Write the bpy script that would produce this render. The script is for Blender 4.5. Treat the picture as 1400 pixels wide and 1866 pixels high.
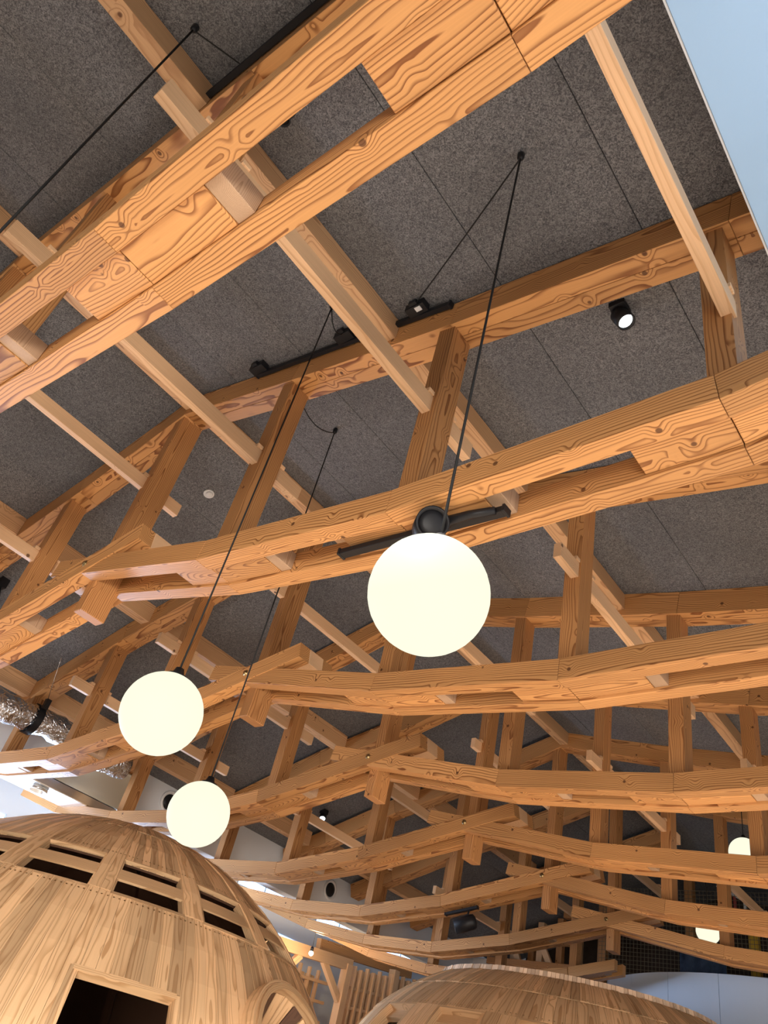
import bpy, bmesh, math, random
from mathutils import Vector, Matrix
random.seed(7)
C = bpy.context.scene
for o in list(bpy.data.objects): bpy.data.objects.remove(o)
U = 2.5          # survey unit in metres
EYE = 1.5        # height of the camera above the floor
def V(x, y, z): return Vector((x*U, y*U, z*U+EYE))

# ------------------------------------------------------------------ camera
R = ((0.77828278,-0.2490031,-0.57643159),(0.59182617,0.59762839,0.54090858),(0.20980396,-0.76212713,0.61249044))
cam = bpy.data.cameras.new('camera'); cam_o = bpy.data.objects.new('camera', cam); C.collection.objects.link(cam_o)
cam_o.matrix_world = Matrix(((R[0][0],-R[0][1],-R[0][2],0),(R[1][0],-R[1][1],-R[1][2],0),(R[2][0],-R[2][1],-R[2][2],EYE),(0,0,0,1)))
cam.sensor_fit = 'VERTICAL'; cam.sensor_height = 36; cam.sensor_width = 27; cam.lens = 1398.37/1866*36
cam.clip_start = 0.05; cam.clip_end = 200
C.camera = cam_o
# ------------------------------------------------------------------ world, lights, exposure
w = bpy.data.worlds.new('world'); C.world = w; w.use_nodes = True
w.node_tree.nodes['Background'].inputs[0].default_value = (0.80,0.88,1.0,1)
w.node_tree.nodes['Background'].inputs[1].default_value = 0.12
C.view_settings.view_transform = 'Standard'; C.view_settings.look = 'None'
C.view_settings.exposure = 0.0; C.view_settings.gamma = 1; C.view_settings.use_curve_mapping = False
C.cycles.use_denoising = True
C.cycles.max_bounces = 6; C.cycles.diffuse_bounces = 4
def area(name, loc, target, sx, sy, power, col):
    l = bpy.data.lights.new(name, 'AREA'); l.shape = 'RECTANGLE'; l.size = sx; l.size_y = sy; l.energy = power; l.color = col
    o = bpy.data.objects.new(name, l); C.collection.objects.link(o); o.location = loc
    o.rotation_euler = (Vector(target)-Vector(loc)).to_track_quat('-Z','Y').to_euler(); return o
area('window_daylight_right', V(2.3,1.6,-0.15), V(-1.5,2.2,0.5), 9.0, 2.2, 190, (1.0,0.95,0.90))
wf = area('window_daylight_front', V(0.6,-1.6,-0.2), V(-3.0,1.8,0.1), 3.5, 1.6, 150, (1.0,0.92,0.84)); wf.data.spread = 1.3  # added unseen fill, aimed narrowly to brighten the plank dome
area('window_daylight_left', V(-5.1,2.3,0.45), V(-3.4,2.6,0.85), 9.0, 1.2, 780, (0.55,0.72,1.0))
area('uplight_under_soffit', V(1.1,0.6,0.95), V(0.9,0.6,1.43), 2.0, 4.0, 38, (0.55,0.76,1.0))  # added unseen fill light that brightens the soffit from below
def fill_spot(x, y, z, power, col=(1.0,0.94,0.87)):  # added spots without fixtures, lighting the floor so it bounces up
    l = bpy.data.lights.new('track_downlight', 'SPOT'); l.energy = power*0.82; l.color = col; l.spot_size = 2.1; l.spot_blend = 0.8; l.shadow_soft_size = 0.03
    o = bpy.data.objects.new('track_downlight', l); C.collection.objects.link(o); o.location = V(x,y,z)
for x, y, p in ((-1.7,0.3,600),(-0.5,0.35,520),(0.5,0.5,600),(-1.25,1.75,900),(-0.2,1.85,900),(0.8,1.9,900),(-1.0,3.2,800),(0.2,3.3,800),(-0.4,4.6,600),(-2.6,0.3,800),(-0.8,-0.9,480),(0.5,-0.9,480),(-4.4,0.6,800),(-4.6,4.2,600)):
    fill_spot(x, y, 0.86, p)

# ------------------------------------------------------------------ materials
def newmat(name):
    m = bpy.data.materials.new(name); m.use_nodes = True; nt = m.node_tree
    return m, nt, nt.nodes['Principled BSDF']
class G:
    def __init__(s, nt): s.nt = nt
    def n(s, t, **k):
        nd = s.nt.nodes.new(t)
        for a, b in k.items(): setattr(nd, a, b)
        return nd
    def put(s, sock, v):
        if isinstance(v, bpy.types.NodeSocket): s.nt.links.new(v, sock)
        elif v is not None: sock.default_value = v
    def m(s, op, a, b=None, c=None, clamp=False):
        nd = s.n('ShaderNodeMath', operation=op, use_clamp=clamp)
        s.put(nd.inputs[0], a); s.put(nd.inputs[1], b); s.put(nd.inputs[2], c); return nd.outputs[0]
    def vec(s, x, y, z):
        nd = s.n('ShaderNodeCombineXYZ'); s.put(nd.inputs[0], x); s.put(nd.inputs[1], y); s.put(nd.inputs[2], z); return nd.outputs[0]
    def step(s, v, lo, hi, a=0.0, b=1.0):
        nd = s.n('ShaderNodeMapRange', interpolation_type='SMOOTHSTEP')
        s.put(nd.inputs[0], v); s.put(nd.inputs[1], lo); s.put(nd.inputs[2], hi); s.put(nd.inputs[3], a); s.put(nd.inputs[4], b); return nd.outputs[0]
    def mix(s, f, a, b, blend='MIX'):
        nd = s.n('ShaderNodeMix', data_type='RGBA', blend_type=blend)
        s.put(nd.inputs[0], f); s.put(nd.inputs[6], a if isinstance(a, bpy.types.NodeSocket) else (*a,1)); s.put(nd.inputs[7], b if isinstance(b, bpy.types.NodeSocket) else (*b,1)); return nd.outputs[2]
    def noise(s, vec, scale, detail=2.0, rough=0.5, dist=0.0):
        nd = s.n('ShaderNodeTexNoise'); s.put(nd.inputs['Vector'], vec); nd.inputs['Scale'].default_value = scale
        nd.inputs['Detail'].default_value = detail; nd.inputs['Roughness'].default_value = rough; nd.inputs['Distortion'].default_value = dist
        return nd.outputs[0]
def wood(name, early, late, spacing=0.011, strength=0.75, warp=0.05, knots=0.4, knot_scale=5.0, rough=0.5, pith=0.06, tone=0.16):
    mt, nt, bs = newmat(name); g = G(nt)
    at = g.n('ShaderNodeAttribute', attribute_name='grain').outputs['Vector']
    sp = g.n('ShaderNodeSeparateXYZ'); g.put(sp.inputs[0], at); x, y, z = sp.outputs
    r0 = g.n('ShaderNodeObjectInfo').outputs['Random']
    r1 = g.m('FRACT', g.m('MULTIPLY', r0, 17.31)); r2 = g.m('FRACT', g.m('MULTIPLY', r0, 71.7)); r3 = g.m('FRACT', g.m('MULTIPLY', r0, 233.1))
    off = g.m('MULTIPLY', r0, 60.0)
    wv = g.vec(g.m('ADD', g.m('MULTIPLY', x, 1.3), off), g.m('MULTIPLY', y, 6.0), g.m('ADD', g.m('MULTIPLY', z, 6.0), off))
    wn = g.m('MULTIPLY', g.m('SUBTRACT', g.noise(wv, 1.0, 2.0, 0.45), 0.5), warp)
    kv = g.n('ShaderNodeTexVoronoi'); kvec = g.vec(g.m('ADD', x, off), y, g.m('ADD', z, r1)); g.put(kv.inputs['Vector'], kvec); kv.inputs['Scale'].default_value = knot_scale
    kd = kv.outputs['Distance']; ks = g.n('ShaderNodeSeparateColor'); g.put(ks.inputs[0], kv.outputs['Color'])
    gate = g.m('LESS_THAN', ks.outputs[0], knots)
    kw = g.m('MULTIPLY', g.m('MULTIPLY', g.step(kd, 0.0, 0.42, 1.0, 0.0), gate), 0.03)
    yy = g.m('ADD', y, g.m('MULTIPLY', g.m('SUBTRACT', r1, 0.5), 0.10)); zz = g.m('ADD', z, g.m('ADD', g.m('MULTIPLY', r2, 0.08), pith))
    rad = g.m('SQRT', g.m('ADD', g.m('MULTIPLY', yy, yy), g.m('MULTIPLY', zz, zz)))
    rad = g.m('ADD', g.m('ADD', rad, wn), kw)
    f = g.m('FRACT', g.m('DIVIDE', rad, spacing))
    lt = g.m('MULTIPLY', g.step(f, 0.5, 0.94), g.step(f, 0.93, 1.0, 1.0, 0.0))
    bandv = g.vec(g.m('ADD', g.m('MULTIPLY', x, 0.4), off), 0.0, g.m('MULTIPLY', rad, 40.0))
    lt = g.m('MULTIPLY', lt, g.m('ADD', 0.35, g.m('MULTIPLY', g.noise(bandv, 1.0, 1.0), 1.1)), None, True)
    col = g.mix(g.m('MULTIPLY', lt, strength), early, late)
    fib = g.noise(g.vec(g.m('ADD', g.m('MULTIPLY', x, 3.0), off), g.m('MULTIPLY', y, 180.0), g.m('MULTIPLY', z, 180.0)), 1.0, 2.0)
    blot = g.noise(g.vec(g.m('ADD', g.m('MULTIPLY', x, 0.8), off), g.m('MULTIPLY', y, 3.0), g.m('MULTIPLY', z, 3.0)), 1.0, 2.0)
    val = g.m('ADD', g.m('MULTIPLY', g.m('SUBTRACT', fib, 0.5), 0.25), g.m('MULTIPLY', g.m('SUBTRACT', blot, 0.5), 0.45))
    val = g.m('ADD', g.m('ADD', val, 1.0), g.m('MULTIPLY', g.m('SUBTRACT', r3, 0.5), tone*2))
    vc = g.n('ShaderNodeCombineColor'); [g.put(vc.inputs[i], val) for i in range(3)]
    col = g.mix(1.0, col, vc.outputs[0], 'MULTIPLY')
    kn = g.m('MULTIPLY', g.step(kd, 0.065, 0.105, 1.0, 0.0), gate)
    col = g.mix(g.m('MULTIPLY', kn, 0.85), col, (0.085,0.03,0.012))
    g.put(bs.inputs['Base Color'], col); bs.inputs['Roughness'].default_value = rough; bs.inputs['Specular IOR Level'].default_value = 0.3
    bp = g.n('ShaderNodeBump'); bp.inputs['Strength'].default_value = 0.12; bp.inputs['Distance'].default_value = 0.003; g.put(bp.inputs['Height'], lt); g.put(bs.inputs['Normal'], bp.outputs[0])
    return mt
def plain(name, col, rough=0.6, metal=0.0, emit=None, es=0.0, spec=0.3, var=0.0, vscale=3.0):
    mt, nt, bs = newmat(name); g = G(nt)
    pos = g.n('ShaderNodeNewGeometry').outputs['Position']
    nz = g.noise(pos, vscale, 3.0)
    k = g.m('ADD', 1.0-var, g.m('MULTIPLY', nz, 2*var)); vc = g.n('ShaderNodeCombineColor'); [g.put(vc.inputs[i], k) for i in range(3)]
    g.put(bs.inputs['Base Color'], g.mix(1.0, col, vc.outputs[0], 'MULTIPLY'))
    bs.inputs['Roughness'].default_value = rough; bs.inputs['Metallic'].default_value = metal; bs.inputs['Specular IOR Level'].default_value = spec
    if emit: bs.inputs['Emission Color'].default_value = (*emit,1); bs.inputs['Emission Strength'].default_value = es
    return mt
M = {}
M['beam'] = wood('cedar_beam', (0.58,0.295,0.110), (0.19,0.062,0.016), spacing=0.0145, strength=0.95, warp=0.085, knots=0.75, knot_scale=6.0)
M['post'] = wood('cedar_post', (0.48,0.235,0.088), (0.18,0.06,0.016), spacing=0.0145, strength=0.9, warp=0.08, knots=0.65, knot_scale=6.0)
M['purlin'] = wood('purlin_pine', (0.66,0.40,0.21), (0.36,0.17,0.07), spacing=0.012, strength=0.7, warp=0.06, knots=0.4)
M['rail'] = wood('pale_pine', (0.76,0.49,0.28), (0.48,0.25,0.11), spacing=0.008, strength=0.5, warp=0.03, knots=0.2)
M['rim'] = wood('rim_slat_wood', (0.86,0.64,0.45), (0.6,0.38,0.22), strength=0.4, knots=0.05, tone=0.3)  # paler than the planks: light on the rim put into its colour
M['end'] = wood('end_grain', (0.46,0.31,0.20), (0.26,0.15,0.08), spacing=0.006, strength=0.7, knots=0.1)
M['plank'] = wood('dome_plank', (0.74,0.49,0.27), (0.42,0.22,0.09), spacing=0.016, strength=0.75, warp=0.06, knots=0.12, knot_scale=4.0, tone=0.3)
M['darkwood'] = wood('dark_interior_wood', (0.12,0.06,0.035), (0.06,0.03,0.02), strength=0.5)  # dark tone holds the shade inside the domes; some staves share it
def felt():
    mt, nt, bs = newmat('wood_wool_board'); g = G(nt)
    pos = g.n('ShaderNodeNewGeometry').outputs['Position']
    a = g.noise(pos, 55.0, 3.0, 0.65, 1.8); b = g.noise(pos, 140.0, 2.0, 0.6, 1.0); c = g.noise(pos, 1.1, 3.0, 0.5)
    v = g.m('ADD', g.m('MULTIPLY', g.step(a, 0.36, 0.68), 0.65), g.m('MULTIPLY', g.step(b, 0.4, 0.7), 0.35))
    v = g.m('MULTIPLY', v, g.step(c, 0.25, 0.75, 0.8, 1.25))
    r = g.m('FRACT', g.m('MULTIPLY', g.n('ShaderNodeObjectInfo').outputs['Random'], 13.7))
    v = g.m('MULTIPLY', v, g.m('ADD', 0.92, g.m('MULTIPLY', r, 0.16)))
    g.put(bs.inputs['Base Color'], g.mix(v, (0.064,0.066,0.072), (0.275,0.276,0.285)))
    bs.inputs['Roughness'].default_value = 0.95; bs.inputs['Specular IOR Level'].default_value = 0.1
    bp = g.n('ShaderNodeBump'); bp.inputs['Strength'].default_value = 0.5; bp.inputs['Distance'].default_value = 0.004; g.put(bp.inputs['Height'], a); g.put(bs.inputs['Normal'], bp.outputs[0])
    return mt
M['felt'] = felt()
M['black'] = plain('black_metal', (0.012,0.012,0.014), 0.45)
M['cord'] = plain('black_cord', (0.01,0.01,0.01), 0.6)
M['globe'] = plain('glowing_opal_globe', (0.03,0.03,0.025), 0.6, emit=(1.0,1.0,0.77), es=1.0, spec=0.05)
M['lens'] = plain('lit_lamp_lens', (0.9,0.9,0.9), 0.2, emit=(0.92,0.97,1.0), es=5.0)
M['bulb'] = plain('warm_bulb', (0.9,0.85,0.7), 0.2, emit=(1.0,0.86,0.62), es=6.0)
M['white'] = plain('white_plaster', (0.74,0.77,0.80), 0.75, var=0.03)
M['bluewhite'] = plain('pale_blue_plaster', (0.44,0.68,0.98), 0.7, var=0.02)  # white plaster with the blue light on it put into its colour
M['screen'] = plain('pale_screen_paint', (0.60,0.68,0.80), 0.7, var=0.02)
M['plastic'] = plain('white_plastic', (0.72,0.72,0.72), 0.4)
M['steel'] = plain('galvanised_steel', (0.75,0.78,0.82), 0.22, 1.0, var=0.05)
M['foil'] = plain('crinkled_foil', (0.72,0.76,0.82), 0.25, 1.0, var=0.1, vscale=12)
M['brass'] = plain('brass_screw', (0.45,0.33,0.16), 0.35, 1.0)
M['pane'] = plain('daylit_window_pane', (0.6,0.75,1.0), 0.1, emit=(0.30,0.55,1.0), es=4.5)
M['floor'] = plain('pale_wood_floor', (0.56,0.47,0.385), 0.5, var=0.1, vscale=1.2)
M['dark'] = plain('dark_brown_board', (0.045,0.028,0.018), 0.8, var=0.5, vscale=9)
M['net'] = plain('net_cord', (0.16,0.13,0.085), 0.8)
M['yellow'] = plain('yellow_paint', (0.6,0.38,0.04), 0.5)
M['red'] = plain('red_paint', (0.45,0.06,0.06), 0.5)
M['cream'] = plain('cream_panel', (0.72,0.70,0.60), 0.5)
M['cloth'] = plain('dark_blue_cloth', (0.05,0.08,0.15), 0.9, var=0.4, vscale=20)
def _foil():
    nt = M['foil'].node_tree; g = G(nt); bs = nt.nodes['Principled BSDF']
    pos = g.n('ShaderNodeNewGeometry').outputs['Position']
    bp = g.n('ShaderNodeBump'); bp.inputs['Strength'].default_value = 1.0; bp.inputs['Distance'].default_value = 0.03
    g.put(bp.inputs['Height'], g.noise(pos, 16.0, 2.0, 0.5, 1.0)); g.put(bs.inputs['Normal'], bp.outputs[0])
_foil()

# ------------------------------------------------------------------ builders
WP = {}                                   # world position of every object's origin
def tag(o, label=None, cat=None, group=None, kind=None):
    if label: o['label'] = label
    if cat: o['category'] = cat
    if group: o['group'] = group
    if kind: o['kind'] = kind
    return o
def link(o, origin, parent):
    C.collection.objects.link(o); WP[o.name] = Vector(origin)
    if parent is not None:
        o.parent = parent; o.location = Vector(origin)-WP[parent.name]
    else: o.location = origin
    return o
def empty(name, loc, label=None, cat=None, group=None, kind=None, parent=None):
    o = bpy.data.objects.new(name, None); o.empty_display_size = 0.1
    return tag(link(o, loc, parent), label, cat, group, kind)
def mesh(name, verts, faces, mat, parent=None, origin=None, grain=None, smooth=False):
    if origin is None: origin = sum(verts, Vector())/len(verts)
    me = bpy.data.meshes.new(name); me.from_pydata([v-origin for v in verts], [], faces)
    bm = bmesh.new(); bm.from_mesh(me); bmesh.ops.recalc_face_normals(bm, faces=bm.faces); bm.to_mesh(me); bm.free()
    a = me.attributes.new('grain', 'FLOAT_VECTOR', 'POINT')
    if grain is None: grain = [v-origin for v in verts]
    for i, q in enumerate(grain): a.data[i].vector = q
    me.materials.append(mat if not isinstance(mat, str) else M[mat])
    if smooth:
        for p in me.polygons: p.use_smooth = True
    o = bpy.data.objects.new(name, me); return link(o, origin, parent)
BOXF = [(0,1,2,3),(7,6,5,4),(0,4,5,1),(1,5,6,2),(2,6,7,3),(3,7,4,0)]
def hexa(name, q0, q1, mat, parent, axis, bev=0.002):
    """solid between two quads (world metres), grain along axis, edges chamfered"""
    vs = list(q0)+list(q1); c = sum(vs, Vector())/8
    ax = axis.normalized(); ref = Vector((0,1,0)) if abs(ax.y) < 0.9 else Vector((1,0,0))
    s = ax.cross(ref).normalized(); t = ax.cross(s)
    bm = bmesh.new(); bv = [bm.verts.new(v-c) for v in vs]
    for f in BOXF: bm.faces.new([bv[i] for i in f])
    bmesh.ops.recalc_face_normals(bm, faces=bm.faces)
    if bev: bmesh.ops.bevel(bm, geom=list(bm.edges), offset=bev, segments=1, affect='EDGES', clamp_overlap=True)
    me = bpy.data.meshes.new(name); bm.to_mesh(me); bm.free()
    a = me.attributes.new('grain', 'FLOAT_VECTOR', 'POINT')
    for i, v in enumerate(me.vertices): a.data[i].vector = (v.co.dot(ax), v.co.dot(t), v.co.dot(s))
    me.materials.append(M[mat]); o = bpy.data.objects.new(name, me); return link(o, c, parent)
def box(name, x0, x1, y0, y1, z0, z1, mat, parent=None, axis=None, bev=0.002):
    q0 = [V(x0,y0,z0),V(x1,y0,z0),V(x1,y1,z0),V(x0,y1,z0)]; q1 = [V(x0,y0,z1),V(x1,y0,z1),V(x1,y1,z1),V(x0,y1,z1)]
    if axis is None:
        d = (abs(x1-x0),abs(y1-y0),abs(z1-z0)); axis = [Vector((1,0,0)),Vector((0,1,0)),Vector((0,0,1))][d.index(max(d))]
    return hexa(name, q0, q1, mat, parent, axis, bev)
def slab(name, poly, y0, y1, mat, parent, axis, bev=0.002):
    """four (x,z) points extruded from y0 to y1"""
    return hexa(name, [V(x,y0,z) for x,z in poly], [V(x,y1,z) for x,z in poly], mat, parent, axis, bev)
def bar(name, p0, p1, w, h, mat, parent=None, up=(0,0,1), bev=0.002):
    """rectangular bar from p0 to p1 (survey units); w across, h along up"""
    a, b = V(*p0), V(*p1); d = (b-a).normalized(); u = Vector(up); s = d.cross(u).normalized(); t = s.cross(d).normalized()
    s *= w*U/2; t *= h*U/2
    return hexa(name, [a-s-t,a+s-t,a+s+t,a-s+t], [b-s-t,b+s-t,b+s+t,b-s+t], mat, parent, d, bev)
def tube(name, pts, rad, mat, parent=None, seg=8, cap=True):
    """round bar through points (survey units), radius in metres"""
    P = [V(*p) for p in pts]; vs = []; fs = []; gr = []; L = 0
    rads = rad if isinstance(rad, (list,tuple)) else [rad]*len(P)
    for i, p in enumerate(P):
        d = (P[min(i+1,len(P)-1)]-P[max(i-1,0)]).normalized(); ref = Vector((0,0,1)) if abs(d.z) < 0.95 else Vector((1,0,0))
        s = d.cross(ref).normalized(); t = s.cross(d)
        if i: L += (p-P[i-1]).length
        for k in range(seg):
            an = 2*math.pi*k/seg; vs.append(p+(s*math.cos(an)+t*math.sin(an))*rads[i]); gr.append((L, math.cos(an)*rads[i], math.sin(an)*rads[i]))
    for i in range(len(P)-1):
        for k in range(seg):
            k2 = (k+1) % seg; fs.append((i*seg+k, i*seg+k2, (i+1)*seg+k2, (i+1)*seg+k))
    if cap: fs.append(tuple(range(seg))); fs.append(tuple((len(P)-1)*seg+k for k in range(seg)))
    o = mesh(name, vs, fs, mat, parent, P[0], gr, True)
    return o
def sphere(name, c, r, mat, parent=None, seg=40, rings=24):
    bm = bmesh.new(); bmesh.ops.create_uvsphere(bm, u_segments=seg, v_segments=rings, radius=r)
    me = bpy.data.meshes.new(name); bm.to_mesh(me); bm.free(); me.materials.append(M[mat])
    for p in me.polygons: p.use_smooth = True
    o = bpy.data.objects.new(name, me); return link(o, V(*c), parent)
def lathe_dir(name, c, d, prof, mat, parent=None, seg=24):
    """profile [(along, radius)] in metres turned around direction d at c (survey units)"""
    d = Vector(d).normalized(); ref = Vector((0,0,1)) if abs(d.z) < 0.9 else Vector((1,0,0)); s = d.cross(ref).normalized(); t = s.cross(d); o = V(*c)
    vs = []; fs = []
    for a, r in prof:
        for k in range(seg):
            an = 2*math.pi*k/seg; vs.append(o+d*a+(s*math.cos(an)+t*math.sin(an))*r)
    for i in range(len(prof)-1):
        for k in range(seg): k2 = (k+1) % seg; fs.append((i*seg+k, i*seg+k2, (i+1)*seg+k2, (i+1)*seg+k))
    fs.append(tuple(range(seg))); fs.append(tuple((len(prof)-1)*seg+k for k in range(seg)))
    ob = mesh(name, vs, fs, mat, parent, o, None, False)
    for p in ob.data.polygons: p.use_smooth = len(p.vertices) == 4
    return ob
def copy_tree(root, loc, label, skip=None):
    r = root.copy(); C.collection.objects.link(r); r.location = loc; r['label'] = label; WP[r.name] = Vector(loc)
    for ch in root.children:
        if skip and skip(ch): continue
        c = ch.copy(); C.collection.objects.link(c); c.parent = r
        for g in ch.children:
            d = g.copy(); C.collection.objects.link(d); d.parent = c
    return r
def interp(pts, x):
    pts = sorted(pts)
    for (a, za), (b, zb) in zip(pts, pts[1:]):
        if x <= b or (b, zb) == pts[-1]: return za+(zb-za)*(x-a)/(b-a)
    return pts[-1][1]

# ------------------------------------------------------------------ profile of the timber trusses (survey units)
LOW_R = [(-2.35,1.147),(-1.515,0.994),(-0.89,0.946),(-0.235,0.962),(0.37,1.06),(0.9,1.21)]
LOW_L = [(-1.875,1.168),(-2.725,0.972),(-3.275,0.893),(-3.835,0.903),(-4.39,0.968),(-4.885,1.085)]
TOP_B = [(0.9,1.355),(0.4,1.425),(-0.2,1.505),(-0.88,1.602),(-1.5,1.714),(-2.1,1.842),(-2.65,1.655),(-3.2,1.497),(-3.72,1.315),(-4.06,1.195)]
HL, HT = 0.061, 0.090
CEIL = [(x, z+HT+0.006) for x, z in TOP_B]; CEIL[5] = (-2.1, 1.942)
PLY, GAP = 0.046, 0.072
Y0 = {n: 0.838+0.707*(n-2) for n in range(2, 9)}; Y0[1] = 0.112
def XO(n): return 0.0165*(n-2)

# ------------------------------------------------------------------ room: floor, ceiling, walls
tag(box('floor', -8, 8, -6, 9, -0.64, -0.6, 'floor', bev=0), kind='structure')
ceil = empty('ceiling', V(-2.1,3,1.94), kind='structure')
lines = [-0.155-0.09,-0.376,-0.741,-1.106,-1.471,-1.836,-2.1,-2.47,-2.835,-3.2,-3.565,-3.93,-4.055]
edges_y = [-1.4,-0.55]+[Y0[n]+0.08 for n in range(1,9)]+[5.9,6.6]
for i in range(len(lines)-1):
    xa, xb = lines[i], lines[i+1]
    if i == 0: xa = 0.9
    for j in range(len(edges_y)-1):
        ya, yb = edges_y[j], edges_y[j+1]; g = 0.0008; up = random.uniform(0, 0.0012)
        za, zb = interp(CEIL, xa)+up, interp(CEIL, xb)+up
        q0 = [V(xa-g,ya+g,za),V(xb+g,ya+g,zb),V(xb+g,yb-g,zb),V(xa-g,yb-g,za)]
        hexa('ceiling_panel', q0, [v+Vector((0,0,0.03)) for v in q0], 'felt', ceil, Vector((0,1,0)), 0.003)
rf = empty('roof_deck', V(-2.1,3,2.1), kind='structure')
for i in range(len(CEIL)-1):
    (xa,za),(xb,zb) = CEIL[i], CEIL[i+1]
    hexa('deck_board', [V(xa,-1.4,za+0.03),V(xb,-1.4,zb+0.03),V(xb,6.6,zb+0.03),V(xa,6.6,za+0.03)], [V(xa,-1.4,za+0.06),V(xb,-1.4,zb+0.06),V(xb,6.6,zb+0.06),V(xa,6.6,za+0.06)], 'dark', rf, Vector((0,1,0)), 0)
sof = empty('ceiling_soffit', V(0.5,0,1.45), kind='structure')
box('soffit_board', -0.149, 2.6, -3, 6.0, 1.43, 1.47, 'bluewhite', sof, bev=0.003)
box('soffit_edge_bead', -0.153, -0.1495, -3, 6.0, 1.432, 1.46, 'white', sof, bev=0)
# drop wall on the left with the shiny underside, outer wall behind it with low clerestory windows
wl = empty('wall_left', V(-4.1,3,1.2), kind='structure')
box('wall_panel', -4.15, -4.05, 0.3, 6.2, 1.05, 1.33, 'white', wl, bev=0.003)
box('outer_wall_panel', -5.45, -5.3, -1, 8, -0.6, 1.28, 'white', wl, bev=0)
box('outer_wall_head', -5.45, -5.3, -1, 8, 1.42, 1.7, 'white', wl, bev=0)
box('eaves_board', -5.5, -4.15, -1, 8, 1.5, 1.54, 'white', wl, bev=0)
WIN = [(4.5,5.12),(5.5,6.12),(6.45,7.1)]
for k, (ya, yb) in enumerate(WIN):
    wn = empty('window_%d' % (k+1), V(-5.33,(ya+yb)/2,1.3), kind='structure')
    box('pane', -5.4, -5.38, ya, yb, 1.285, 1.40, 'pane', wn, bev=0)
    for yy in (ya-0.012, (ya+yb)/2-0.006, yb): box('frame', -5.36, -5.3, yy, yy+0.012, 1.28, 1.42, 'steel', wn, bev=0)
for ya, yb in zip([-1]+[b+0.012 for a, b in WIN], [a-0.012 for a, b in WIN]+[8]): box('outer_wall_pier', -5.45, -5.3, ya, yb, 1.28, 1.42, 'white', wl, bev=0)
for k, (ya, yb, za, zb) in enumerate([(4.45,5.75,1.203,1.222),(5.02,5.42,1.045,1.066),(1.6,2.42,1.02,1.04)]):
    wn = empty('window_%d' % (k+4), V(-5.3,(ya+yb)/2,za), kind='structure')
    box('pane', -5.31, -5.297, ya, yb, za, zb, 'pane', wn, bev=0)
    for yy in (ya-0.01, yb): box('frame', -5.31, -5.29, yy, yy+0.01, za-0.005, zb+0.005, 'steel', wn, bev=0)
wb = empty('wall_back', V(-2,6.3,1), kind='structure')
box('wall_panel', -4.15, -3.83, 6.15, 6.3, 0.9, 1.25, 'white', wb, bev=0.003)
box('dark_wall_panel', -3.83, 2.0, 6.62, 6.75, -0.6, 2.1, 'dark', wb, bev=0)
box('left_wall_panel', -5.5, -4.15, 7.9, 8.0, -0.6, 1.6, 'white', wb, bev=0)

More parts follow.
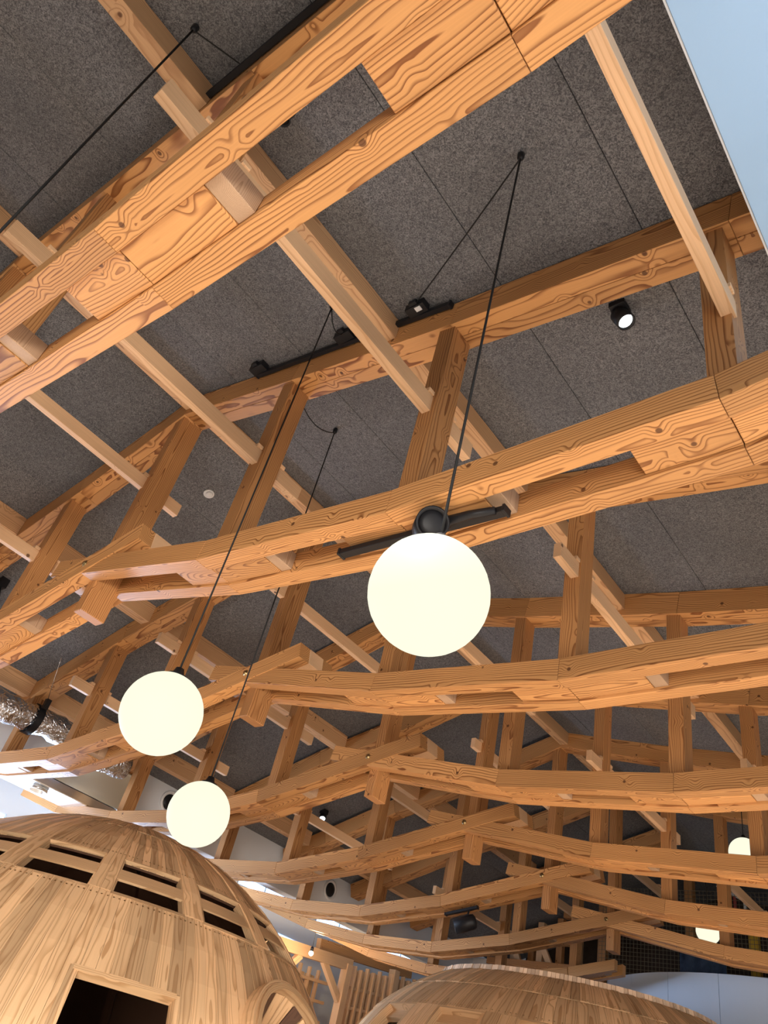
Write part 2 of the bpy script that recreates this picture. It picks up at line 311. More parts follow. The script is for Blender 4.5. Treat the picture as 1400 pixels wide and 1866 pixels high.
# ------------------------------------------------------------------ trusses
def make_truss():
    y = 0.0
    t = empty('roof_truss', V(-2.1,y,1.0), 'x', 'truss', 'parallel timber roof trusses')
    def chord(pts, h, ya, yb, name, seam=None):
        d = [(Vector(b)-Vector(a)).normalized() for a, b in zip(pts, pts[1:])]
        sg = 1 if pts[-1][0] > pts[0][0] else -1
        nrm = []
        for i in range(len(pts)):
            m = d[0] if i == 0 else d[-1] if i == len(pts)-1 else (d[i-1]+d[i]).normalized()
            nrm.append(Vector((-m.y, m.x))*sg)
        for i in range(len(pts)-1):
            a, b = Vector(pts[i]), Vector(pts[i+1]); e = d[i]*0.0005
            c0, c1 = a+nrm[i]*h, b+nrm[i+1]*h
            slab(name, [tuple(a+e),tuple(b-e),tuple(c1-e),tuple(c0+e)], ya, yb, 'beam', t, Vector((d[i].x,0,d[i].y)))
    k = 0.004
    for ya, yb in ((y, y+PLY), (y+PLY+GAP, y+2*PLY+GAP)):
        chord(LOW_R, HL, ya, yb, 'lower_chord')
        f = -k if ya == y else k
        chord(LOW_L, HL, ya+min(f,0), yb+max(f,0), 'lower_chord')
    ym = y+0.037
    chord(TOP_B, HT, ym, ym+0.0445, 'top_chord'); chord(TOP_B, HT, ym+0.0455, ym+0.090, 'top_chord')
    ya, yb = y+PLY+0.0005, y+PLY+GAP-0.0005
    for j in LOW_R[1:5]:
        x1 = j[0]+0.02; x0 = x1-0.05
        slab('post', [(x0,j[1]+0.02),(x1,j[1]+0.02),(x1,interp(TOP_B,x1)+0.003),(x0,interp(TOP_B,x0)+0.003)], ya, yb, 'post', t, Vector((0,0,1)))
    for j in LOW_L[1:4]:
        x1 = j[0]+0.025; x0 = x1-0.05
        slab('post', [(x0,j[1]+0.02),(x1,j[1]+0.02),(x1,interp(TOP_B,x1)+0.003),(x0,interp(TOP_B,x0)+0.003)], ya, yb, 'post', t, Vector((0,0,1)))
    slab('king_post', [(-2.153,0.998),(-2.107,0.998),(-2.107,1.86),(-2.153,1.86)], y+0.043, y+0.130, 'post', t, Vector((0,0,1)), 0.006)
    for pts, js in ((LOW_R, LOW_R[1:5]), (LOW_L, LOW_L[1:5])):
        for jx, jz in js:
            for xa, xb in ((jx-0.165, jx-0.001), (jx+0.001, jx+0.20)):
                za, zb = interp(pts, xa)+0.007, interp(pts, xb)+0.007
                slab('packing_block', [(xa,za),(xb,zb),(xb,zb+0.04),(xa,za+0.04)], ya, yb, 'beam', t, Vector((1,0,0)), 0.003)
            xa, xb = jx+0.201, jx+0.236; za, zb = interp(pts, xa)+0.009, interp(pts, xb)+0.009
            slab('end_block', [(xa,za),(xb,zb),(xb,zb+0.045),(xa,za+0.045)], ya, yb, 'end', t, Vector((0,0,1)), 0.003)
    for pts, s in ((LOW_R, 1), (LOW_L, -1)):
        x0, z0 = pts[0]; x1 = x0+s*0.11; z1 = interp(pts, x1)
        slab('tail_block', [(x0+s*0.001,z0+0.002),(x1,z1+0.002),(x1,z1+0.059),(x0+s*0.012,z0+0.059)], ya, yb, 'rail', t, Vector((1,0,0)), 0.003)
    lathe_dir('bolt', (-2.135,y-k,1.142), (0,-1,0), [(0,0.028),(0.004,0.028),(0.006,0.016),(0.016,0.016)], 'brass', t, 12)
    return t
ORD = {1:'nearest',2:'second',3:'third',4:'fourth',5:'fifth',6:'sixth',7:'seventh',8:'eighth and farthest'}
TL = {1:'nearest timber truss, its broad double lower beam crossing the top of the view',
 2:'second timber truss, with a long black lighting track along its top chord',
 3:'third timber truss, its crossing just right of the middle-sized hanging globe',
 4:'fourth timber truss, its blunt king post end right below the largest globe lamp',
 5:'fifth timber truss from the camera, just before the truss carrying a hung spotlight',
 6:'sixth timber truss, carrying a black spotlight hung under its left lower beam',
 7:'seventh timber truss, low in the view just above the round rimmed dome',
 8:'farthest truss, a short lower beam ending by the dark wall over the rimmed dome'}
proto = make_truss(); base = WP[proto.name].copy(); TRUSS_LOC = {}
for n in range(1, 9):
    loc = base+Vector((XO(n)*U, Y0[n]*U, 0))
    if n == 1:
        first = loc; continue
    def skip(ch, n=n):
        if n < 8: return False
        x = (WP[ch.name].x)/U
        return ch.name.split('.')[0] in ('king_post','bolt','tail_block') or (x > -2.5 and ch.name.startswith('lower')) or x > -2.0
    tr8 = copy_tree(proto, loc, TL[n], skip)
    if n == 8:
        za = interp(LOW_L, -2.42)
        for yq in (0, PLY+GAP):
            slab('lower_chord', [(XO(8)-2.7245,0.9725),(XO(8)-2.42,za),(XO(8)-2.42,za+HL),(XO(8)-2.735,0.972+HL)], Y0[8]+yq, Y0[8]+yq+PLY, 'beam', tr8, Vector((1,0,0.23)))
proto.location = first; proto['label'] = TL[1]; WP[proto.name] = first

# ------------------------------------------------------------------ light tie rails threaded through the posts, wedged
RAILS = [(-0.908,1.291,'at the post beside the big globe cable'),(-1.531,1.371,'second row from the big globe'),(-2.161,1.498,'under the ridge along the king posts'),(-2.742,1.341,'one post left of king posts'),(-3.302,1.218,'two posts left of king posts'),(-0.234,1.224,'nearest the pale blue soffit')]
for pi, (na, nb) in enumerate(((1,2),(3,4),(5,6),(7,8))):
    for k, (x, z, ds) in enumerate(RAILS):
        if k == 5 and pi > 1: continue
        if nb == 8 and x > -2.2: ye = 5.3
        xo = XO(na)*0.5+XO(nb)*0.5 if pi else 0.0
        x0 = x+xo; ya = Y0[na]+0.046-0.105; yb = Y0[nb]+0.118+0.105
        if k == 5: yb = Y0[nb]+0.06
        if k == 2: ya, yb = Y0[na]+0.043-0.06, Y0[nb]+0.130+0.075
        if pi == 0 and k == 2: ya = Y0[na]-0.2
        t = empty('tie_rail', V(x0+0.015,(ya+yb)/2,z), 'pale tie rail through %s and %s trusses, %s' % (ORD[na].split()[0], ORD[nb].split()[0], ds), 'rail', 'slim tie rails threaded through the truss posts')
        box('rail', x0, x0+0.024, ya, yb, z, z+0.047, 'rail', t, Vector((0,1,0)))
        for n in (na, nb):
            for yy in (Y0[n]+0.046-0.022, Y0[n]+0.118+0.001):
                if ya < yy < yb-0.02: box('wedge', x0+0.002, x0+0.028, yy, yy+0.021, z+0.0475, z+0.059, 'rail', t, Vector((1,0,0)), 0.002)

# ------------------------------------------------------------------ roof purlins between the top chords
PUR = [(-1.104,-1.055,'on the gentle slope'),(-2.09,-2.043,'along the ridge'),(-3.085,-3.02,'on the steep slope'),(-3.9,-3.84,'low on the steep slope')]
for x0, x1, ds in PUR:
    for n in range(0, 8):
        ya = (Y0[n]+0.1275 if n else -0.9); yb = Y0[n+1]+0.0365
        xo = XO(max(n,1)); za, zb = interp(CEIL, x0+xo)-0.001, interp(CEIL, x1+xo)-0.001
        lo = min(za, zb)-0.066
        bt = 'before the nearest truss' if n == 0 else 'between the %s and %s trusses' % (ORD[n], ORD[n+1].split()[0])
        o = hexa('roof_purlin', [V(x0+xo,ya,lo),V(x1+xo,ya,lo),V(x1+xo,ya,zb),V(x0+xo,ya,za)], [V(x0+xo,yb,lo),V(x1+xo,yb,lo),V(x1+xo,yb,zb),V(x0+xo,yb,za)], 'purlin', None, Vector((0,1,0)))
        tag(o, 'square roof purlin %s, %s' % (ds, bt), 'purlin', 'roof purlins under the ceiling boards')

# ------------------------------------------------------------------ globe pendants
def pendant(c, top, label, feed=None, r=0.1885):
    t = empty('pendant_lamp', V(*top), label, 'lamp', 'opal globe pendant lamps')
    x, y, z = c
    gl = sphere('globe', c, r, 'globe', t)
    lathe_dir('globe_cap', (x,y,z+r/U-0.004), (0,0,1), [(0,0.05),(0.012,0.05),(0.02,0.03),(0.05,0.02)], 'black', gl, 20)
    tube('cord', [(x,y,z+r/U+0.012), (x,y,top[2]-0.02)], 0.0055, 'cord', t, 6)
    lathe_dir('ceiling_hook', (x,y,top[2]-0.026), (0,0,1), [(0,0.008),(0.012,0.018),(0.05,0.02),(0.062,0.013)], 'black', t, 14)
    if feed:
        a = Vector((x,y,top[2]-0.022)); b = Vector(feed[0]); pts = []
        for i in range(13):
            s = i/12; p = a.lerp(b, s); p.z -= feed[1]*4*s*(1-s); pts.append(tuple(p))
        tube('feed_cord', pts, 0.0045, 'cord', t, 6)
    return t
pendant((-0.525,0.602,0.511), (-0.522,0.602,interp(CEIL,-0.522)), 'largest glowing globe pendant, hanging in front of the second truss', ((-1.0,0.838,1.706), 0.008))
pendant((-1.222,0.741,0.496), (-1.222,0.741,interp(CEIL,-1.222)), 'middle-sized glowing globe pendant, left of the third truss king post', ((-1.263,0.835,1.752), 0.035))
pendant((-1.607,1.179,0.488), (-1.607,1.179,interp(CEIL,-1.607)), 'lowest glowing globe pendant, just above the arched dome roof', ((-1.56,0.968,1.755), 0.04))
pendant((-1.003,0.03,0.49), (-1.003,0.03,interp(CEIL,-1.003)), 'pendant cord slanting across the upper left corner, its globe out of view', ((-0.96,0.145,1.70), 0.0))
pendant((-1.255,4.235,1.452), (-1.255,4.235,interp(CEIL,-1.255)), 'small distant globe half hidden behind a post at the right edge')
pendant((-1.93,5.62,1.43), (-1.93,5.62,interp(CEIL,-1.93)), 'tiny farthest globe peeping between beams in front of the net')

# ------------------------------------------------------------------ lighting tracks, spotlights, fittings
def track(p0, p1, label, h=0.016, w=0.014):
    t = empty('lighting_track', V(*p0), label, 'track', 'black lighting tracks on the trusses')
    bar('channel', p0, p1, w, h, 'black', t, bev=0.003)
    d = (Vector(p1)-Vector(p0)).normalized()
    for p in (p0, p1): bar('end_cap', tuple(Vector(p)-d*0.003), tuple(Vector(p)+d*0.003), w*1.25, h*1.2, 'black', t, bev=0.002)
    return t, d
tr, d = track((-1.69,0.864,1.828), (-0.885,0.864,1.678), 'long black lighting track along the top chord of the second truss')
for x in (-1.665,-1.263,-0.985):
    z = 1.678+(x+0.885)*(1.678-1.828)/(-0.885+1.69)
    a = box('adapter', x-0.03, x+0.03, 0.828, 0.857, z-0.006, z+0.018, 'black', tr)
    box('adapter_plug', x-0.012, x+0.012, 0.818, 0.828, z-0.002, z+0.012, 'black', a)
box('rating_sticker', -0.985, -0.967, 0.832, 0.846, 1.6885, 1.6905, 'plastic', tr, bev=0)
track((-1.10,0.140,1.70), (-0.60,0.140,1.622), 'black lighting track high on the nearest truss, by the top edge of the view')
tr2, d = track((-1.075,0.919,0.950), (-0.655,0.919,0.938), 'black lighting track between the double lower beams, behind the largest globe', 0.014, 0.02)
def can(c, d, r, L, label, lit=False, stem=None, name='spotlight', mount=None):
    d = Vector(d).normalized(); t = empty(name, V(*c), label, 'spotlight')
    hs = lathe_dir('housing', c, d, [(-L/2,r*0.55),(-L/2+0.02,r*0.92),(-L*0.3,r),(L/2,r),(L/2,r*0.86),(L/2-0.025,r*0.8)], 'black', t, 28)
    e = tuple(Vector(c)+d*((L/2-0.022)/U))
    lathe_dir('lens', e, d, [(0,r*0.8),(0.006,r*0.78),(0.012,r*0.5),(0.014,r*0.1)], 'lens' if lit else 'black', hs, 24)
    if stem:
        tube('stem', [c, stem], 0.012, 'black', t, 8)
        lathe_dir('pivot', tuple(Vector(c).lerp(Vector(stem),0.55)), (0,1,0), [(-0.02,0.02),(0.02,0.02)], 'black', t, 12)
    if mount: box('mount', *mount, 'black', t)
    return t
s2 = can((-0.805,0.885,0.918), (0.66,-0.62,-0.42), 0.082, 0.24, 'large black spotlight tucked behind the largest globe', stem=(-0.83,0.919,0.945))
tube('supply_cord', [(-0.79,0.905,0.925),(-0.76,0.89,0.925),(-0.72,0.895,0.93),(-0.67,0.905,0.932)], [0.03,0.026,0.022,0.02], 'black', s2)
can((-0.503,1.06,1.612), (0.42,0.10,-0.9), 0.056, 0.13, 'lit black spotlight on the ceiling by the pale blue soffit', True, mount=(-0.525,-0.485,1.03,1.07,1.628,1.645))
can((-0.93,0.262,1.655), (0.2,0.3,-0.9), 0.035, 0.11, 'small black spotlight behind the nearest truss, seen between its double beams', mount=(-0.96,-0.92,0.24,0.28,1.675,1.70))
can((-3.40,1.035,1.46), (0.3,0.2,-0.9), 0.05, 0.14, 'small black spotlight at the left edge under the steep slope', mount=(-3.42,-3.38,1.02,1.06,1.485,1.53))
tr3, d = track((-2.675,3.745,0.955), (-2.48,3.745,0.998), 'short black lighting track under the sixth truss', 0.014, 0.02)
can((-2.545,3.75,0.915), (-0.75,-0.45,-0.42), 0.095, 0.30, 'black spotlight hanging below the sixth truss left of its king post', stem=(-2.53,3.745,0.985))
can((-3.58,3.55,1.425), (0.5,-0.5,-0.75), 0.055, 0.15, 'lit spotlight under the ceiling left of the fifth truss king post', True, mount=(-3.6,-3.56,3.53,3.57,1.44,1.475))
can((-2.555,3.145,1.755), (0.4,-0.55,-0.75), 0.05, 0.14, 'lit spotlight on the ceiling above the fourth truss crossing', True, mount=(-2.575,-2.535,3.125,3.165,1.77,1.81))
can((-2.70,3.14,1.715), (-0.3,0.4,-0.8), 0.05, 0.14, 'unlit spotlight beside the lit one above the fourth truss crossing', mount=(-2.72,-2.68,3.12,3.16,1.735,1.77))
sd = empty('smoke_detector', V(-2.37,1.24,1.84), 'round white smoke detector on the ceiling left of the king posts', 'detector')
nz = Vector((0.31,0,-0.95))
sb = lathe_dir('base', (-2.37,1.24,interp(CEIL,-2.37)+0.001), nz, [(0,0.056),(0.018,0.056),(0.022,0.05)], 'plastic', sd, 28)
lathe_dir('sensor_cap', (-2.364,1.24,interp(CEIL,-2.37)-0.007), nz, [(0,0.036),(0.014,0.034),(0.02,0.022),(0.021,0.004)], 'plastic', sb, 28)
dc = empty('flexible_duct', V(-3.75,1.4,1.17), 'crinkled silver foil duct hung by a wire at the left edge', 'duct')
pts = [(-3.75+0.006*math.sin(i*1.7), 0.55+i*0.05, 1.165+0.012*math.sin(i*0.6)) for i in range(34)]
tube('foil_sleeve', pts, [0.165+0.012*math.sin(i*2.4)+random.uniform(-.008,.008) for i in range(34)], 'foil', dc, 20)
stp = tube('strap', [(-3.75,1.60,1.165),(-3.75,1.635,1.165)], 0.188, 'black', dc, 20, False)
box('strap_clip', -3.70, -3.675, 1.605, 1.63, 1.21, 1.262, 'black', stp)
tube('hanger_wire', [(-3.69,1.615,1.25),(-3.52,1.50,1.405)], 0.004, 'steel', dc, 5)
# vents in the drop wall, duct box with collar below it
for y, z, ds in ((2.74,1.21,'partly behind the lowest globe'),(4.26,1.195,'with a dark throat, above the seventh truss'),):
    t = empty('round_vent', V(-4.05,y,z), 'round wall vent %s' % ds, 'vent', 'round wall vents')
    lathe_dir('collar', (-4.05,y,z), (1,0,0), [(0,0.165),(0.02,0.165),(0.035,0.14),(0.02,0.12),(0.006,0.115)], 'plastic', t, 28)
    lathe_dir('throat', (-4.048,y,z), (1,0,0), [(0.001,0.112),(0.012,0.112),(0.014,0.07),(0.02,0.06)], 'black', t, 28)
vb = empty('air_outlet_box', V(-4.15,2.1,1.0), 'shiny steel air outlet box with a round collar above the plank dome', 'air outlet')
box('casing', -4.30, -4.045, 1.83, 2.43, 0.995, 1.045, 'steel', vb, bev=0.01)
lathe_dir('collar', (-4.13,1.99,0.9945), (0,0,-1), [(0,0.13),(0.05,0.13),(0.05,0.115),(0.004,0.11)], 'steel', vb, 28)
bm_pts = []
vsx = []; fsx = []
for i in range(9):
    a = math.pi/2*i/8
    for yy in (2.0,2.46): vsx.append(V(-4.045+0.10*(1-math.cos(a)), yy, 1.045+0.17*math.sin(a)))
for i in range(8): fsx.append((2*i,2*i+1,2*i+3,2*i+2))
cv = mesh('curved_cover', vsx, fsx, 'cream', vb, None, None, True)
so = cv.modifiers.new('thickness','SOLIDIFY'); so.thickness = 0.02
bl = empty('bare_bulb_pendant', V(-4.6,4.80,0.9), 'bare glowing bulb on a thin cord in front of the timber lattice', 'lamp')
sk = lathe_dir('socket', (-4.6,4.801,0.909), (0,0,1), [(0,0.03),(0.06,0.03),(0.08,0.012)], 'black', bl, 14)
sphere('bulb', (-4.6,4.801,0.894), 0.045, 'bulb', sk, 16, 12)
pl = bpy.data.lights.new('bulb_light', 'POINT'); pl.energy = 120; pl.color = (1.0,0.74,0.45); pl.shadow_soft_size = 0.06
po = bpy.data.objects.new('bulb_light', pl); C.collection.objects.link(po); po.location = V(-4.6,4.801,0.894)
tube('cord', [(-4.6,4.801,0.932),(-4.6,4.801,1.5)], 0.004, 'cord', bl, 5)

# ------------------------------------------------------------------ plank domes
D2 = math.pi/180
class Dome:
    def __init__(s, cx, cy, cz, a, c): s.C = (cx,cy,cz); s.a = a; s.c = c
    def S(s, az, el, off=0.0):
        az *= D2; cx, cy, cz = s.C
        if el >= 0:
            e = el*D2; r = s.a*math.cos(e); z = s.c*math.sin(e)
            nr, nz = math.cos(e)/s.a, math.sin(e)/s.c; l = math.hypot(nr, nz); r += off*nr/l; z += off*nz/l
        else: r = s.a+off; z = el*0.02
        return V(cx+r*math.cos(az), cy+r*math.sin(az), cz+z)
    def strip(s, name, az0, az1, el0, el1, o0, o1, parent, mat='plank', n=None, m=1, along='el', gap=0.0009):
        """curved board from offset o0 (inner) to o1 (outer)"""
        n = n or max(2, int(abs(el1-el0)/5)); vs = []; gr = []; fs = []
        rm = max(0.12, s.a*math.cos(max(el0,0)*D2)); da = gap/rm/D2*0.5
        az0 += da; az1 -= da; jit = random.uniform(-0.0015, 0.0015)
        for i in range(n+1):
            el = el0+(el1-el0)*i/n
            for j in range(m+1):
                az = az0+(az1-az0)*j/m
                for o in (o0, o1+jit):
                    vs.append(s.S(az, el, o))
                    L = el*D2*s.c*U; W = (az-(az0+az1)/2)*D2*s.a*math.cos(max(el,0)*D2*0.9)*U
                    gr.append((L, W, o*U) if along == 'el' else (W, L, o*U))
        w = 2*(m+1)
        for i in range(n):
            for j in range(m):
                k = i*w+2*j
                fs.append((k+1,k+3,k+w+3,k+w+1)); fs.append((k,k+w,k+w+2,k+2))
            k = i*w; fs.append((k,k+1,k+w+1,k+w)); k = i*w+2*m; fs.append((k,k+w,k+w+1,k+1))
        for j in range(m):
            k = 2*j; fs.append((k,k+2,k+3,k+1)); k = n*w+2*j; fs.append((k,k+1,k+3,k+2))
        return mesh(name, vs, fs, mat, parent, None, gr)
T = 0.018
# the arched dome, lower left
d1 = Dome(-3.382,2.186,-0.6,1.308,1.43)
dm = empty('plank_dome', V(-3.382,2.186,-0.6), 'big egg-shaped plank playhouse dome with window slots and a doorway, lower left', 'playhouse')
per = 22.75; a0 = -101.9
ring_c = (9.5, 29.6)
def ring_cut(az):
    dx = (az-ring_c[0]); h = 9.6**2-(dx*0.92)**2
    return math.sqrt(h) if h > 0 else 0
for sct in range(8):
    az0 = a0+sct*per
    for k in range(9):
        pa, pb = az0+per*k/9, az0+per*(k+1)/9; pm = (pa+pb)/2
        door = -34.4 < pm < -16.7
        rc = ring_cut(pm)
        if door: d1.strip('plank', pa, pb, 33.5, 46.2, -T, 0, dm)
        elif rc > 0:
            d1.strip('plank', pa, pb, ring_c[1]+rc, 46.2, -T, 0, dm); d1.strip('plank', pa, pb, 2, ring_c[1]-rc, -T, 0, dm)
        else: d1.strip('plank', pa, pb, 0, 46.2, -T, 0, dm)
        if k < 7: d1.strip('plank', pa, pb, 55.0, 68.5, -T, 0, dm)
        d1.strip('plank', pa, pb, 68.8, 89.4, -T, 0, dm)
    wa, wbz = az0+per*7/9, az0+per
    for qa, qb in ((wa,(wa+wbz)/2),((wa+wbz)/2,wbz)): d1.strip('stile_board', qa, qb, 46.4, 68.5, -T, 0.003, dm)
    ra = az0; rb = az0+per*7/9
    d1.strip('mullion', ra, rb, 49.5, 51.9, -0.010, -0.002, dm, m=4, along='az')
    d1.strip('window_sill', ra, rb, 45.9, 46.4, -0.02, 0.001, dm, m=4, along='az')
    d1.strip('window_head', ra, rb, 54.8, 55.2, -0.012, 0.001, dm, m=4, along='az')
    d1.strip('window_jamb', ra, ra+0.5, 46.4, 54.8, -0.03, -0.001, dm)
    d1.strip('window_jamb', rb-0.5, rb, 46.4, 54.8, -0.03, -0.001, dm)
d1.strip('door_head', -34.6, -16.5, 32.9, 33.6, -0.04, 0.002, dm, m=4, along='az')
d1.strip('door_jamb', -35.2, -34.3, 1, 33.4, -0.04, 0.001, dm)
d1.strip('door_jamb', -16.8, -15.9, 1, 33.4, -0.04, 0.001, dm)
d1.strip('back_shell', a0+8*per, a0+360, 0, 89.4, -T, 0, dm, m=24, n=20)
d1.strip('inner_lining', a0, a0+359.9, 55.3, 89.4, -T-0.012, -T-0.003, dm, 'darkwood', m=48, n=10)  # added dark shell, imitates the shade inside the dome
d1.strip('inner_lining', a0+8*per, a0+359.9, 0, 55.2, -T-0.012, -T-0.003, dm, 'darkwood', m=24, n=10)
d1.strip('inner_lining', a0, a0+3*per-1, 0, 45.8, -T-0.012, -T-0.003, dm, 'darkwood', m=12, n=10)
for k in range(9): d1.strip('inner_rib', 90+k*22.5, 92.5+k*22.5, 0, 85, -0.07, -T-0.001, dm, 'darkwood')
# round port: ring, tapering staves and dark hole
pc = d1.S(*ring_c); pn = (d1.S(*ring_c, 0.1)-pc).normalized(); ps = Vector((0,0,1)).cross(pn).normalized(); pt = pn.cross(ps)
def ringpt(rr, an, off): return pc+(ps*math.cos(an)+pt*math.sin(an))*rr*U+pn*off*U
R1, R2 = 0.216, 0.108
def ring(name, r0, r1, o0, o1, mat, n=40):
    vs = []; fs = []; gr = []
    for k in range(n):
        an = 2*math.pi*k/n
        for rr, oo in ((r0,o0),(r0,o1),(r1,o1),(r1,o0)): vs.append(ringpt(rr, an, oo)); gr.append((an*r1*U, rr*U, oo*U))
    for k in range(n):
        for q in range(4): a = 4*k; b = 4*((k+1) % n); fs.append((a+q, b+q, b+(q+1) % 4, a+(q+1) % 4))
    return mesh(name, vs, fs, mat, dm, None, gr)
rg = ring('port_ring', R1, R1+0.020, -0.06, 0.034, 'plank')
ring('port_ring', R1+0.020, R1+0.034, -0.06, 0.024, 'plank')
for k in range(22):
    q0, q1 = 2*math.pi*(k+0.04)/22, 2*math.pi*(k+0.96)/22
    vs = [ringpt(R1-0.001,q0,0.0),ringpt(R1-0.001,q1,0.0),ringpt(R2,q1,-0.13),ringpt(R2,q0,-0.13)]; ax = (vs[2]-vs[1])
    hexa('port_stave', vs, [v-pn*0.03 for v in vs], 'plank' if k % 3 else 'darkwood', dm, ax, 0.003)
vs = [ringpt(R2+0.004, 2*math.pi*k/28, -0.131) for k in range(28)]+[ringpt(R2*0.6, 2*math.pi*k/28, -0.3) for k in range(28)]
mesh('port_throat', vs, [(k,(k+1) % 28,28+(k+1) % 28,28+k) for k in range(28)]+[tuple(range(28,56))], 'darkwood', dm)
# the rimmed dome, lower middle
d2 = Dome(-2.26,4.47,0.0,1.28,0.878)
dn = empty('rimmed_plank_dome', V(-2.26,4.47,-0.6), 'low plank playhouse dome with an upright slatted rim, bottom middle', 'playhouse')
per2 = 21.75; b0 = -184.95
for sct in range(10):
    az0 = b0+sct*per2
    ra, rb = az0, az0+per2*14/21.75
    for k in range(8):
        pa, pb = az0+per2*k/8, az0+per2*(k+1)/8
        d2.strip('plank', pa, pb, 33.9, 44.3, -T, 0, dn, n=4); d2.strip('plank', pa+0.6, pb+0.6, 44.5, 54.2, -T, 0.002, dn, n=4)
        d2.strip('plank', pa, pb, -29, 20, -T, 0, dn, n=8)
    for q in range(2):
        qa = rb+(az0+per2-rb)*q/2; qb = rb+(az0+per2-rb)*(q+1)/2
        d2.strip('stile_board', qa, qb, 20.1, 33.8, -T, 0.001, dn, n=4)
    d2.strip('window_head', ra, rb, 30.2, 33.4, -0.06, -0.035, dn, m=4, along='az')
    d2.strip('window_lintel', ra, rb, 33.2, 33.9, -0.06, 0.0, dn, m=4, along='az')
    d2.strip('window_sill', ra, rb, 20, 20.8, -0.06, 0.002, dn, m=4, along='az')
    d2.strip('window_jamb', ra, ra+0.9, 20.4, 33.4, -0.06, -0.001, dn, n=3); d2.strip('window_jamb', rb-0.9, rb, 20.4, 33.4, -0.06, -0.001, dn, n=3)
d2.strip('back_shell', b0+10*per2, b0+360, -29, 54, -T, 0, dn, m=16, n=12)
d2.strip('inner_lining', b0+10*per2, b0+359.9, -29, 54, -T-0.012, -T-0.003, dn, 'darkwood', m=16, n=12)  # dark shell added behind the boards for the unlit inside
d2.strip('inner_lining', b0, b0+10*per2, 35, 54, -T-0.012, -T-0.003, dn, 'darkwood', m=40, n=6)
d2.strip('inner_lining', b0, b0+10*per2, -29, 19, -T-0.012, -T-0.003, dn, 'darkwood', m=40, n=6)
rr = d2.a*math.cos(54.4*D2); zt0 = d2.c*math.sin(54.4*D2); NR = 130
def rimpt(k, r, z): an = (-180+200*k/NR)*D2; return V(d2.C[0]+r*math.cos(an), d2.C[1]+r*math.sin(an), z)
for k in range(NR):
    rj = random.uniform(-0.003,0.003); kk = k+0.06
    a, b = k+0.04, k+0.96
    q0 = [rimpt(a,rr-0.03+rj,zt0-0.02),rimpt(b,rr-0.03+rj,zt0-0.02),rimpt(b,rr+rj,zt0-0.02),rimpt(a,rr+rj,zt0-0.02)]
    q1 = [rimpt(a,rr-0.05+rj,zt0+0.025),rimpt(b,rr-0.05+rj,zt0+0.025),rimpt(b,rr-0.012+rj,zt0+0.025),rimpt(a,rr-0.012+rj,zt0+0.025)]
    hexa('rim_slat', q0, q1, 'rim', dn, Vector((0,0,1)), 0)
tops = [rimpt(k,rr-0.05,zt0+0.015) for k in range(0,NR+1,5)]
mesh('rim_deck', tops, [tuple(range(len(tops)))], 'plank', dn)
# screw heads along the board ends of both domes
def screws(D, parent, els, azr, step):
    vs = []; fs = []
    for el in els:
        az = azr[0]
        while az < azr[1]:
            c = D.S(az+random.uniform(-.2,.2), el, 0.003); n = (D.S(az,el,0.1)-D.S(az,el)).normalized(); s = Vector((0,0,1)).cross(n).normalized(); t = n.cross(s); b = len(vs)
            for k in range(6): an = k*math.pi/3; vs.append(c+(s*math.cos(an)+t*math.sin(an))*0.008)
            vs.append(c+n*0.003)
            for k in range(6): fs.append((b+k, b+(k+1) % 6, b+6))
            az += step
    o = mesh('screw_heads', vs, fs, 'brass', parent); o['kind'] = 'stuff'
screws(d2, dn, (34.6,43.6,45.3,53.4), (-150,10), 1.5)
screws(d1, dm, (45.2,56,67.8,69.5), (-60,60), 1.3)

# ------------------------------------------------------------------ white curved screen wall, lower right
WC = (-1.62,6.81); WR = 1.455; wt = empty('curved_screen_wall', V(-1.62,5.4,-0.6), 'pale blue-white curved screen wall behind the rimmed dome, lower right', 'screen wall')
an0, an1 = -152, -28; NP = 9
for k in range(NP):
    vs = []; fs = []
    a, b = an0+(an1-an0)*k/NP+0.06, an0+(an1-an0)*(k+1)/NP-0.06
    for i in range(9):
        an = (a+(b-a)*i/8)*D2
        for r, z in ((WR,-0.6),(WR,1.137),(WR-0.03,1.137),(WR-0.03,-0.6)): vs.append(V(WC[0]+r*math.cos(an), WC[1]+r*math.sin(an), z))
    for i in range(8):
        for q in range(4): fs.append((4*i+q,4*i+4+q,4*i+4+(q+1) % 4,4*i+(q+1) % 4))
    fs += [(0,1,2,3),(32,33,34,35)]
    mesh('screen_panel', vs, fs, 'screen', wt)

# ------------------------------------------------------------------ timber lattice tower, left behind the domes
lt = empty('timber_lattice', V(-4.9,5.6,-0.6), 'warm-lit timber lattice wall between the two domes', 'lattice')
X = -4.9
for y, tp in ((4.7,0.93),(5.58,0.99),(6.22,1.10)): box('lattice_post', X-0.035, X+0.035, y-0.035, y+0.035, -0.6, tp, 'rail', lt)
bar('top_beam', (X,4.3,0.90), (X,5.62,0.99), 0.05, 0.085, 'rail', lt)
bar('top_beam', (X-0.12,5.3,1.06), (X-0.12,6.6,1.16), 0.05, 0.09, 'beam', lt)
bar('brace', (X,5.55,0.72), (X,5.28,0.94), 0.04, 0.05, 'rail', lt); bar('brace', (X,4.75,0.66), (X,5.0,0.91), 0.04, 0.05, 'rail', lt)
for k in range(13):
    y = 5.68+k*0.085; box('slat', X-0.018, X+0.018, y-0.010, y+0.010, -0.2, 1.0+0.12*(k/12)-0.02*(k % 2), 'rail', lt)
for k in range(9):
    y = 4.55+k*0.115; box('slat', X-0.22, X-0.19, y-0.010, y+0.010, -0.2, 0.90, 'rail', lt)
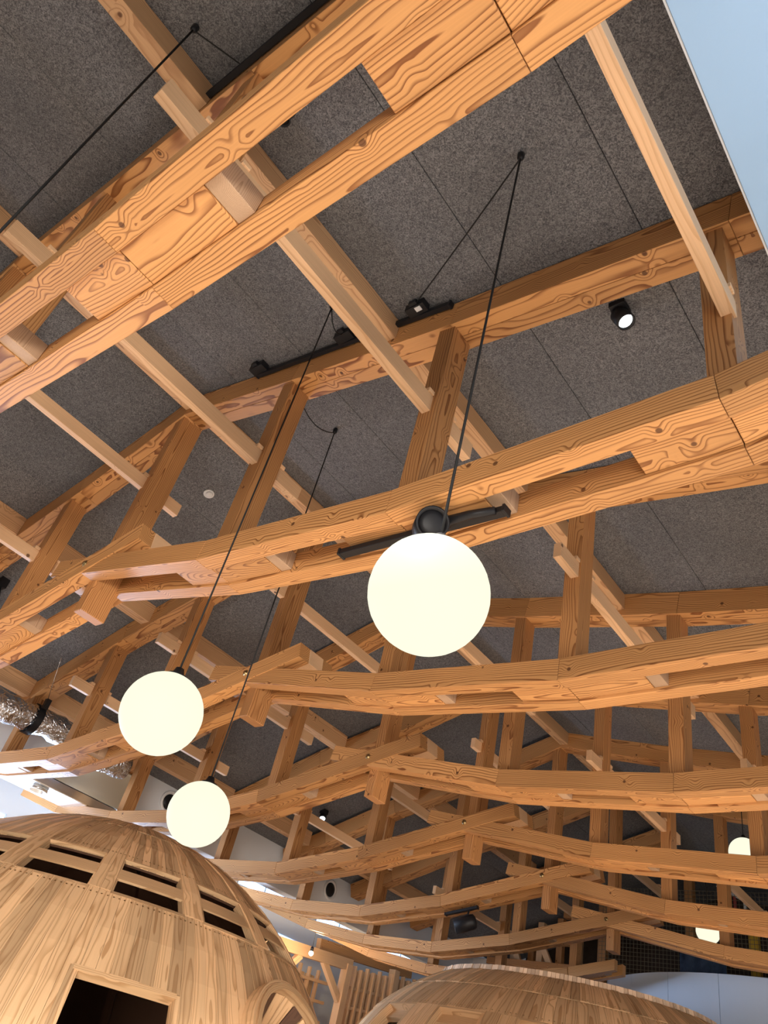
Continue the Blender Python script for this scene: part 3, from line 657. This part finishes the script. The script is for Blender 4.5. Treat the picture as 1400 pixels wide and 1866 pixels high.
for z in (0.42,0.56,0.70,0.84): bar('lattice_rail', (X-0.01,5.6,z-0.01), (X-0.01,6.75,z+0.09), 0.03, 0.022, 'rail', lt); bar('lattice_rail', (X-0.2,4.4,z-0.08), (X-0.2,5.6,z-0.01), 0.03, 0.022, 'rail', lt)
for k in range(12):
    y = 5.70+k*0.085; box('backing_board', X-0.07, X-0.05, y, y+0.078, -0.2, 0.98+0.12*k/12, 'plank', lt, Vector((0,0,1)))
for k in range(8):
    y = 4.5+k*0.13; box('backing_board', X-0.3, X-0.28, y, y+0.105, -0.2, 0.86, 'plank', lt, Vector((0,0,1)))

# ------------------------------------------------------------------ far end: framing, net, railing
fr = empty('timber_framing', V(-3.3,6.1,0.9), 'cluster of short studs and braces at the far end under the seventh truss', 'framing')
for k, x in enumerate((-3.74,-3.62,-3.49,-3.36,-3.22,-3.09)): box('stud', x-0.025, x+0.025, 6.0+0.05*(k % 3), 6.05+0.05*(k % 3), 0.9, interp(CEIL,x)-0.02, 'rail' if k % 2 else 'post', fr)
for z, xl in ((1.18,-3.8),(1.36,-3.6),(1.55,-3.15)): box('plate', xl, -3.04, 5.96, 6.02, z, z+0.05, 'post', fr)
for x0, x1 in ((-3.59,-3.52),(-3.33,-3.25)): bar('brace', (x0,6.0,1.34), (x1,6.0,1.20), 0.03, 0.045, 'rail', fr)
sd2 = empty('net_enclosure', V(-1.6,5.75,1.1), 'brown climbing net with posts at the far right end', 'net')
vs = []; fs = []
def cordbox(a, b, r=0.003):
    d = (b-a).normalized(); ref = Vector((0,1,0)); s = d.cross(ref).normalized()*r; t = Vector((0,1,0))*r; i = len(vs)
    vs.extend([a-s-t,a+s-t,a+s+t,a-s+t,b-s-t,b+s-t,b+s+t,b-s+t]); fs.extend([tuple(i+q for q in f) for f in BOXF])
xx = -2.75
while xx < -1.5: cordbox(V(xx,5.75,1.145), V(xx,5.75,1.72)); xx += 0.026
zz = 1.145
while zz < 1.72: cordbox(V(-2.75,5.75,zz), V(-1.5,5.75,zz)); zz += 0.026
ne = mesh('net_mesh', vs, fs, 'net', sd2); ne['kind'] = 'stuff'
for x in (-2.78,-2.14,-1.5): box('net_post', x-0.03, x+0.03, 5.86, 5.92, 0.9, interp(CEIL,x)-0.02, 'post', sd2)
tube('top_rope', [(-2.75,5.74,1.62),(-2.4,5.74,1.585),(-2.14,5.74,1.62),(-1.8,5.74,1.59),(-1.5,5.74,1.62)], 0.012, 'cord', sd2)
hr = empty('stair_railing', V(-1.75,5.9,1.5), 'slanting white railing with red bars behind the net at the right edge', 'railing')
bar('handrail', (-1.95,5.9,1.80), (-1.40,5.9,1.52), 0.02, 0.016, 'plastic', hr)
for k in range(8):
    x = -1.90+k*0.065; z = 1.775-0.033*k; box('baluster', x-0.008, x+0.008, 5.895, 5.905, z-0.11, z-0.005, 'red' if k % 2 else 'plastic', hr, bev=0)
yp = empty('yellow_post', V(-1.72,5.9,0.9), 'yellow padded post behind the net at the right edge', 'post')
box('padding', -1.76, -1.70, 5.88, 5.94, 0.9, 1.55, 'yellow', yp, bev=0.02); box('cap', -1.765, -1.695, 5.875, 5.945, 1.55, 1.565, 'black', yp)
cb = empty('hung_cloth', V(-1.95,5.6,1.2), 'dark blue folded cloth hanging above the curved screen wall', 'cloth')
vs = []; fs = []
for i in range(13):
    for z in (1.10,1.2,1.31): vs.append(V(-2.12+i*0.025, 5.62+0.02*math.sin(i*1.9), z-0.02*abs(i-6)/6))
for i in range(12):
    for q in range(2): k = 3*i+q; fs.append((k,k+3,k+4,k+1))
cl = mesh('cloth', vs, fs, 'cloth', cb, None, None, True); m = cl.modifiers.new('thickness','SOLIDIFY'); m.thickness = 0.012
tube('rod', [(-2.14,5.63,1.31),(-1.8,5.63,1.31)], 0.012, 'black', cb)
